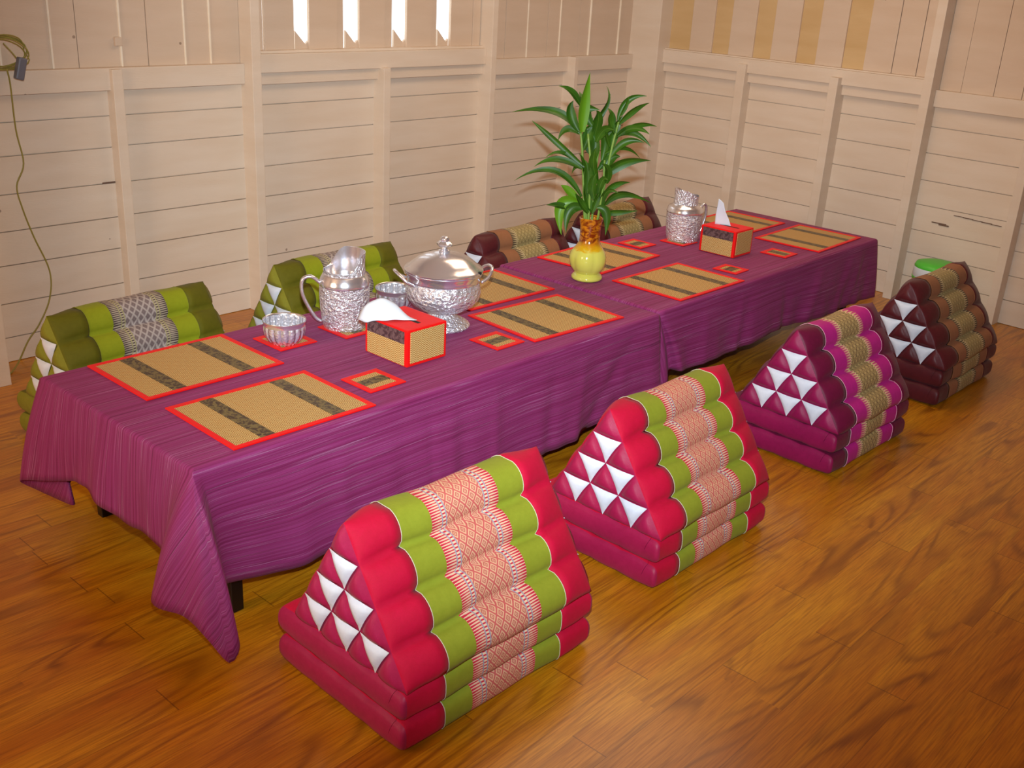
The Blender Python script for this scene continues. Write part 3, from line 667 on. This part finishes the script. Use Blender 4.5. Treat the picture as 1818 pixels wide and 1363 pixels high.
# ------------------------------------------------------------ triangular cushions
W0 = .60
STY = {
 'red': dict(end='crimson', face='crimson_end', acc='lime', wov='woven_red', pip='piping'),
 'pink': dict(end='maroon', face='plum_end', acc='magenta', wov='woven_pink', pip='piping_pink'),
 'brown': dict(end='brown', face='brown', acc='tan', wov='woven_brown', pip='tan'),
 'green': dict(end='olive_dark', face='olive_end', acc='olive_light', wov='woven_grey', pip='lime')}
TF, TA, TB = Vector((.0, .162)), Vector((.218, .488)), Vector((.412, .162))
def xs_(a, b, n, edge):      # samples, denser next to the ends
    X = [a+(b-a)*i/n for i in range(n+1)]
    return X
def ring_wedge(x, seed):
    d = W0/2-abs(x); am = .031*math.sqrt(max(0, min(1, d/.085))); pts = []; v = 0
    sides = [(TF, TA), (TA, TB), (TB, TF)]
    for si, (p, q) in enumerate(sides):
        nrm = Vector((-(q-p).y, (q-p).x)).normalized()
        k2 = am*(.35 if si == 2 else 1)
        for r in range(4):
            for k in range(9):
                t = k/9; u = (r+t)/4; c = p.lerp(q, u)
                bmp = (1-(2*t-1)**2)**.62
                pts.append((c+nrm*k2*bmp, v+u*(q-p).length))
        v += (q-p).length
    pts.append((pts[0][0], v)); return pts
def ring_pad(x, z0, hgt, seed):
    d = W0/2-abs(x); k = .86+.14*math.sqrt(max(0, min(1, d/.03))); D = .472; pts = []
    n = 15; prof = []
    hz = hgt/2*k; r = hz
    def P(y, z): prof.append(Vector((y, z0+hgt/2+z)))
    sq = lambda c: math.copysign(abs(c)**.62, c)
    for i in range(n): a = math.pi/2+math.pi*i/n; P(r+r*sq(math.cos(a))-.006*(1-k), r*sq(math.sin(a)))
    for i in range(24): t = i/24; P(r+(D-2*r)*t, -hz-.003*abs(math.sin(math.pi*4*t)))
    for i in range(n): a = -math.pi/2+math.pi*i/n; P(D-r+r*sq(math.cos(a)), r*sq(math.sin(a)))
    for i in range(25): t = 1-i/24; P(r+(D-2*r)*t, hz+.005*abs(math.sin(math.pi*4*t))*k)
    v = 0; out = []
    for i, p in enumerate(prof):
        if i: v += (p-prof[i-1]).length
        out.append((p, v))
    return out
def jit(x, p, seed, off=0):
    j = noise.noise(Vector((x*7, p.x*9+seed, p.y*9)))*.006*min(1, (W0/2-abs(x))/.04)
    return (p.x+j, p.y+(j if p.y > .03 else 0))
def sweep(name, xs, ring, mats, parent, seed, caps=None):
    V, F, U = [], [], []
    for x in xs:
        R = ring(x)
        for p, v in R:
            V.append((x,)+jit(x, p, seed)); U.append((x, v))
    m_ = len(R)
    for i in range(len(xs)-1):
        for k in range(m_-1): F.append((i*m_+k, i*m_+k+1, (i+1)*m_+k+1, (i+1)*m_+k))
    return V, F, U
def build_sweep(name, groups, ring, mat, parent, seed, extra=None):
    V, F, U, MI = [], [], [], []
    for xs in groups:
        v, f, u = sweep(name, xs, ring, mat, parent, seed); b = len(V)
        V += v; U += u; F += [tuple(q+b for q in ff) for ff in f]; MI += [0]*len(f)
    if extra:
        v, f, u = extra; b = len(V); V += v; U += u; F += [tuple(q+b for q in ff) for ff in f]; MI += [1]*len(f)
    o = mk(name, V, F, mat, parent, U, mi=MI)
    bm = bmesh.new(); bm.from_mesh(o.data); bmesh.ops.remove_doubles(bm, verts=bm.verts, dist=2e-5)
    bmesh.ops.recalc_face_normals(bm, faces=bm.faces); bm.to_mesh(o.data); bm.free()
    return o
def tri_cell(A_, B_, C2, x, sg, n, bul, V, F, U, conc=0):
    """A_,B_,C2: 2D lattice corners, bulged outwards"""
    b0 = len(V); idx = {}
    for i in range(n+1):
        for j in range(n+1-i):
            a, b = i/n, j/n; c = 1-a-b; p = A_*a+B_*b+C2*c
            if conc: p = p.lerp((A_+B_+C2)/3, conc*(a*b+b*c+c*a)*3*(1-27*max(0, a*b*c)))
            h = bul*(27*max(0, a*b*c))**.5
            edge = min(a, b, c)
            idx[i, j] = len(V); V.append((x+sg*h, p.x, p.y)); U.append((p.x, p.y))
    for i in range(n):
        for j in range(n-i):
            q = (idx[i, j], idx[i+1, j], idx[i, j+1]); F.append(q if sg > 0 else q[::-1])
            if j < n-i-1:
                q = (idx[i+1, j], idx[i+1, j+1], idx[i, j+1]); F.append(q if sg > 0 else q[::-1])
def lat(r, k): # row r, position k: lattice point
    return TA.lerp(TF, r/4).lerp(TA.lerp(TB, r/4), k/r if r else 0)
def end_faces():
    V, F, U = [], [], []
    for sg in (-1, 1):
        for r in range(4):
            for k in range(r+1): tri_cell(lat(r, k), lat(r+1, k), lat(r+1, k+1), sg*(W0/2), sg, 9, .020, V, F, U)
            for k in range(r):
                tri_cell(lat(r, k), lat(r+1, k+1), lat(r, k+1), sg*(W0/2), sg, 9, .004, V, F, U)
    return V, F, U
def pad_caps(ring):
    V, F, U = [], [], []
    for sg in (-1, 1):
        R = [p for p, v in ring(sg*W0/2)]; m_ = len(R); cy = sum(p.x for p in R)/m_; cz = sum(p.y for p in R)/m_
        b = len(V); lv = (1, .88, .66, .36, .0)
        for s in lv:
            for p in R: V.append((sg*(W0/2+.014*math.sqrt(1-s*s)), cy+(p.x-cy)*(.95+.05*s), cz+(p.y-cz)*s)); U.append((p.x, p.y))
        for i in range(len(lv)-1):
            for k in range(m_-1): F.append((b+i*m_+k, b+i*m_+k+1, b+(i+1)*m_+k+1, b+(i+1)*m_+k))
    return V, F, U
def cushion_proto(style, label, group):
    s = STY[style]; hw = .105; ac = .19; e = W0/2
    near = [e-q for q in (0, .0008, .003, .007, .013, .022, .034, .048, .064, .085)]
    gr = [[-x for x in near]+[-ac, -ac+.0025, -.15, -hw, -.07, -.035, 0, .035, .07, hw, .15, ac-.0025, ac]+near[::-1]]
    accx = [[-ac+(ac-hw)*i/4 for i in range(5)], [hw+(ac-hw)*i/4 for i in range(5)]]
    wx = [-hw+2*hw*i/8 for i in range(9)]
    root = empty('triangle_cushion', label, 'cushion', (0, 0, 0), 0, group)
    sd = random.uniform(0, 50)
    rw = lambda x: ring_wedge(x, sd)
    def core(ring, c, ky, kz, flat=False):        # under the bands the ticking runs on, a little thinner
        def g(x):
            if abs(x) > ac-.001: return ring(x)
            R = ring_wedge(W0/2, sd) if flat else ring(x)
            return [(Vector((c[0]+(p.x-c[0])*ky, c[1]+(p.y-c[1])*kz)), v) for p, v in R]
        return g
    wedge = build_sweep('wedge', gr, core(rw, (.21, .26), .965, .965, True), (s['end'], s['face']), root, sd, end_faces())
    def bands(ring, par):
        def shell(x):
            R = ring(x); c = Vector((.21, sum(p.y for p, v in R)/len(R)))
            return [(c+(p-c)*(1+.0005/max(.02, (p-c).length)), v) for p, v in R]
        for X in accx: build_sweep('accent_band', [X], shell, (s['acc'],), par, sd)
        build_sweep('woven_band', [wx], shell, (s['wov'],), par, sd)
        for x in (-ac, ac):
            R = ring(x); P = []
            for p, v in R[:-1]:
                P.append(Vector((x,)+jit(x, p, sd)))
            c = sum(P, Vector())/len(P); P = [p+(p-c).normalized()*.001 for p in P]; P.append(P[0])
            tube('piping', P, .0010, s['pip'], par, seg=5, n=1)
    bands(rw, wedge)
    V0, F0, U0 = [], [], []
    for sg in (-1, 1):
        for r in range(1, 4):
            for k in range(r):
                V, F, U = [], [], []
                a, b, c = lat(r, k), lat(r+1, k+1), lat(r, k+1); cc = (a+b+c)/3
                tri_cell(a+(cc-a)*.02, b+(cc-b)*.02, c+(cc-c)*.02, sg*(W0/2+.0045), sg, 8, .012, V, F, U, .13)
                o = mk('white_triangle', V, F, 'white_satin', wedge, U)
                o['label'] = 'white satin triangle on the end of the wedge'
    for nm, z0, hg in (('upper_pad', .082, .080), ('lower_pad', .0, .081)):
        rp = lambda x: ring_pad(x, z0, hg, sd)
        pd = build_sweep(nm, gr, core(rp, (.236, z0+hg/2), .97, .90), (s['end'], s['face']), root, sd, pad_caps(rp)); bands(rp, pd)
    return root
def copy_tree(o, parent=None):
    c = o.copy(); COL.objects.link(c); c.parent = parent
    for ch in list(o.children): copy_tree(ch, c)
    return c
PR = {}
# style, front-left corner x, y, front-right corner x, y, label
CU = [('red', .243, -.278, .852, -.297, 'crimson and lime triangle cushion nearest the camera, in front of the table'),
 ('red', 1.190, -.274, 1.765, -.285, 'crimson and lime triangle cushion second from the front, behind the nearest one'),
 ('pink', 2.262, -.272, 2.812, -.295, 'maroon and bright pink triangle cushion, third in the front row'),
 ('brown', 3.215, -.272, 3.79, -.285, 'dark brown and tan triangle cushion at the far right end of the front row'),
 ('green', .405, 1.405, 1.005, 1.445, 'olive green triangle cushion behind the left end of the table, by the hanging wire'),
 ('green', 1.325, 1.475, 1.935, 1.485, 'olive green triangle cushion by the wall, behind the near silver pitcher'),
 ('brown', 2.31, 1.34, 2.905, 1.365, 'brown and tan triangle cushion by the wall, left of the vase'),
 ('brown', 3.10, 1.37, 3.72, 1.40, 'brown and tan triangle cushion by the wall corner, behind the bamboo plant')]
GN = {'red': 'crimson and lime triangle cushions', 'brown': 'brown and tan triangle cushions', 'green': 'olive green triangle cushions', 'pink': None}
for st, xa, ya, xb, yb, lab in CU:
    if st in PR: o = copy_tree(PR[st]); o['label'] = lab
    else: o = PR[st] = cushion_proto(st, lab, GN[st])
    L = math.hypot(xb-xa, yb-ya); a = math.atan2(yb-ya, xb-xa)
    o.rotation_euler = (0, 0, a); o.location = ((xa+xb)/2, (ya+yb)/2, .003); o.scale = (L/W0, 1, 1)

# ------------------------------------------------------------ wire on the wall, tub by the wall
t = empty('extension_wire', 'olive coiled extension wire hung on the wall at the left, trailing to the floor', 'wire', (.72, 2.50, 1.22))
b = Vector((.72, 2.50, 1.22))
P = []
for k in range(6*14):
    a = 2*math.pi*k/14; q = k//14
    P.append(Vector(((.092+.009*math.sin(q*2.1)+.010*math.sin(a*2+q))*math.cos(a)-.012*math.sin(q), (.012*math.sin(q*1.7+a)), (.055+.006*math.cos(q*1.3))*math.sin(a)+.005*math.sin(q*3))))
tube('coil', P, .0022, 'cord_olive', t, seg=6, n=2)
Q = [(.720, 2.475, 1.165), (.730, 2.485, 1.105), (.739, 2.505, .938), (.753, 2.505, .808), (.717, 2.506, .724), (.728, 2.505, .635), (.759, 2.505, .517), (.806, 2.505, .370), (.793, 2.505, .253), (.739, 2.505, .155), (.686, 2.506, .093), (.605, 2.46, .012), (.52, 2.40, .006), (.30, 2.35, .006)]
tube('hanging_wire', [Vector(p)-b for p in Q], .0032, 'cord_olive', t, seg=6, n=6)
bm = bmesh.new(); box_bm(bm, (-.016, -.014, -.042), (.016, .014, .040), .006)
bm.transform(Matrix.Translation(Vector((.766, 2.465, 1.166))-b) @ Matrix.Rotation(.28, 4, 'Y'))
me = bpy.data.meshes.new('plug'); bm.to_mesh(me); bm.free(); pl = link('plug', me, t, ('plug_grey',)); pl['label'] = 'grey plug'
tube('plug_wire', [Vector((.757, 2.468, 1.203))-b, Vector((.742, 2.47, 1.225))-b, Vector((.72, 2.48, 1.255))-b], .0025, 'cord_olive', t, seg=6)
t = empty('plastic_tub', 'round white tub with bright green lid and base by the right wall', 'tub', (4.47, .285, 0))
lathe('base', [(0, 0), (.085, 0), (.09, .01), (.112, .20), (.116, .214), (.112, .216)], 'plastic_green', t)
lathe('white_band', [(.1125, .215), (.115, .222), (.113, .262), (.108, .268)], 'plastic_white', t)
lathe('lid', [(.110, .266), (.112, .270), (.104, .288), (.07, .298), (.03, .302), (0, .303)], 'plastic_green', t)
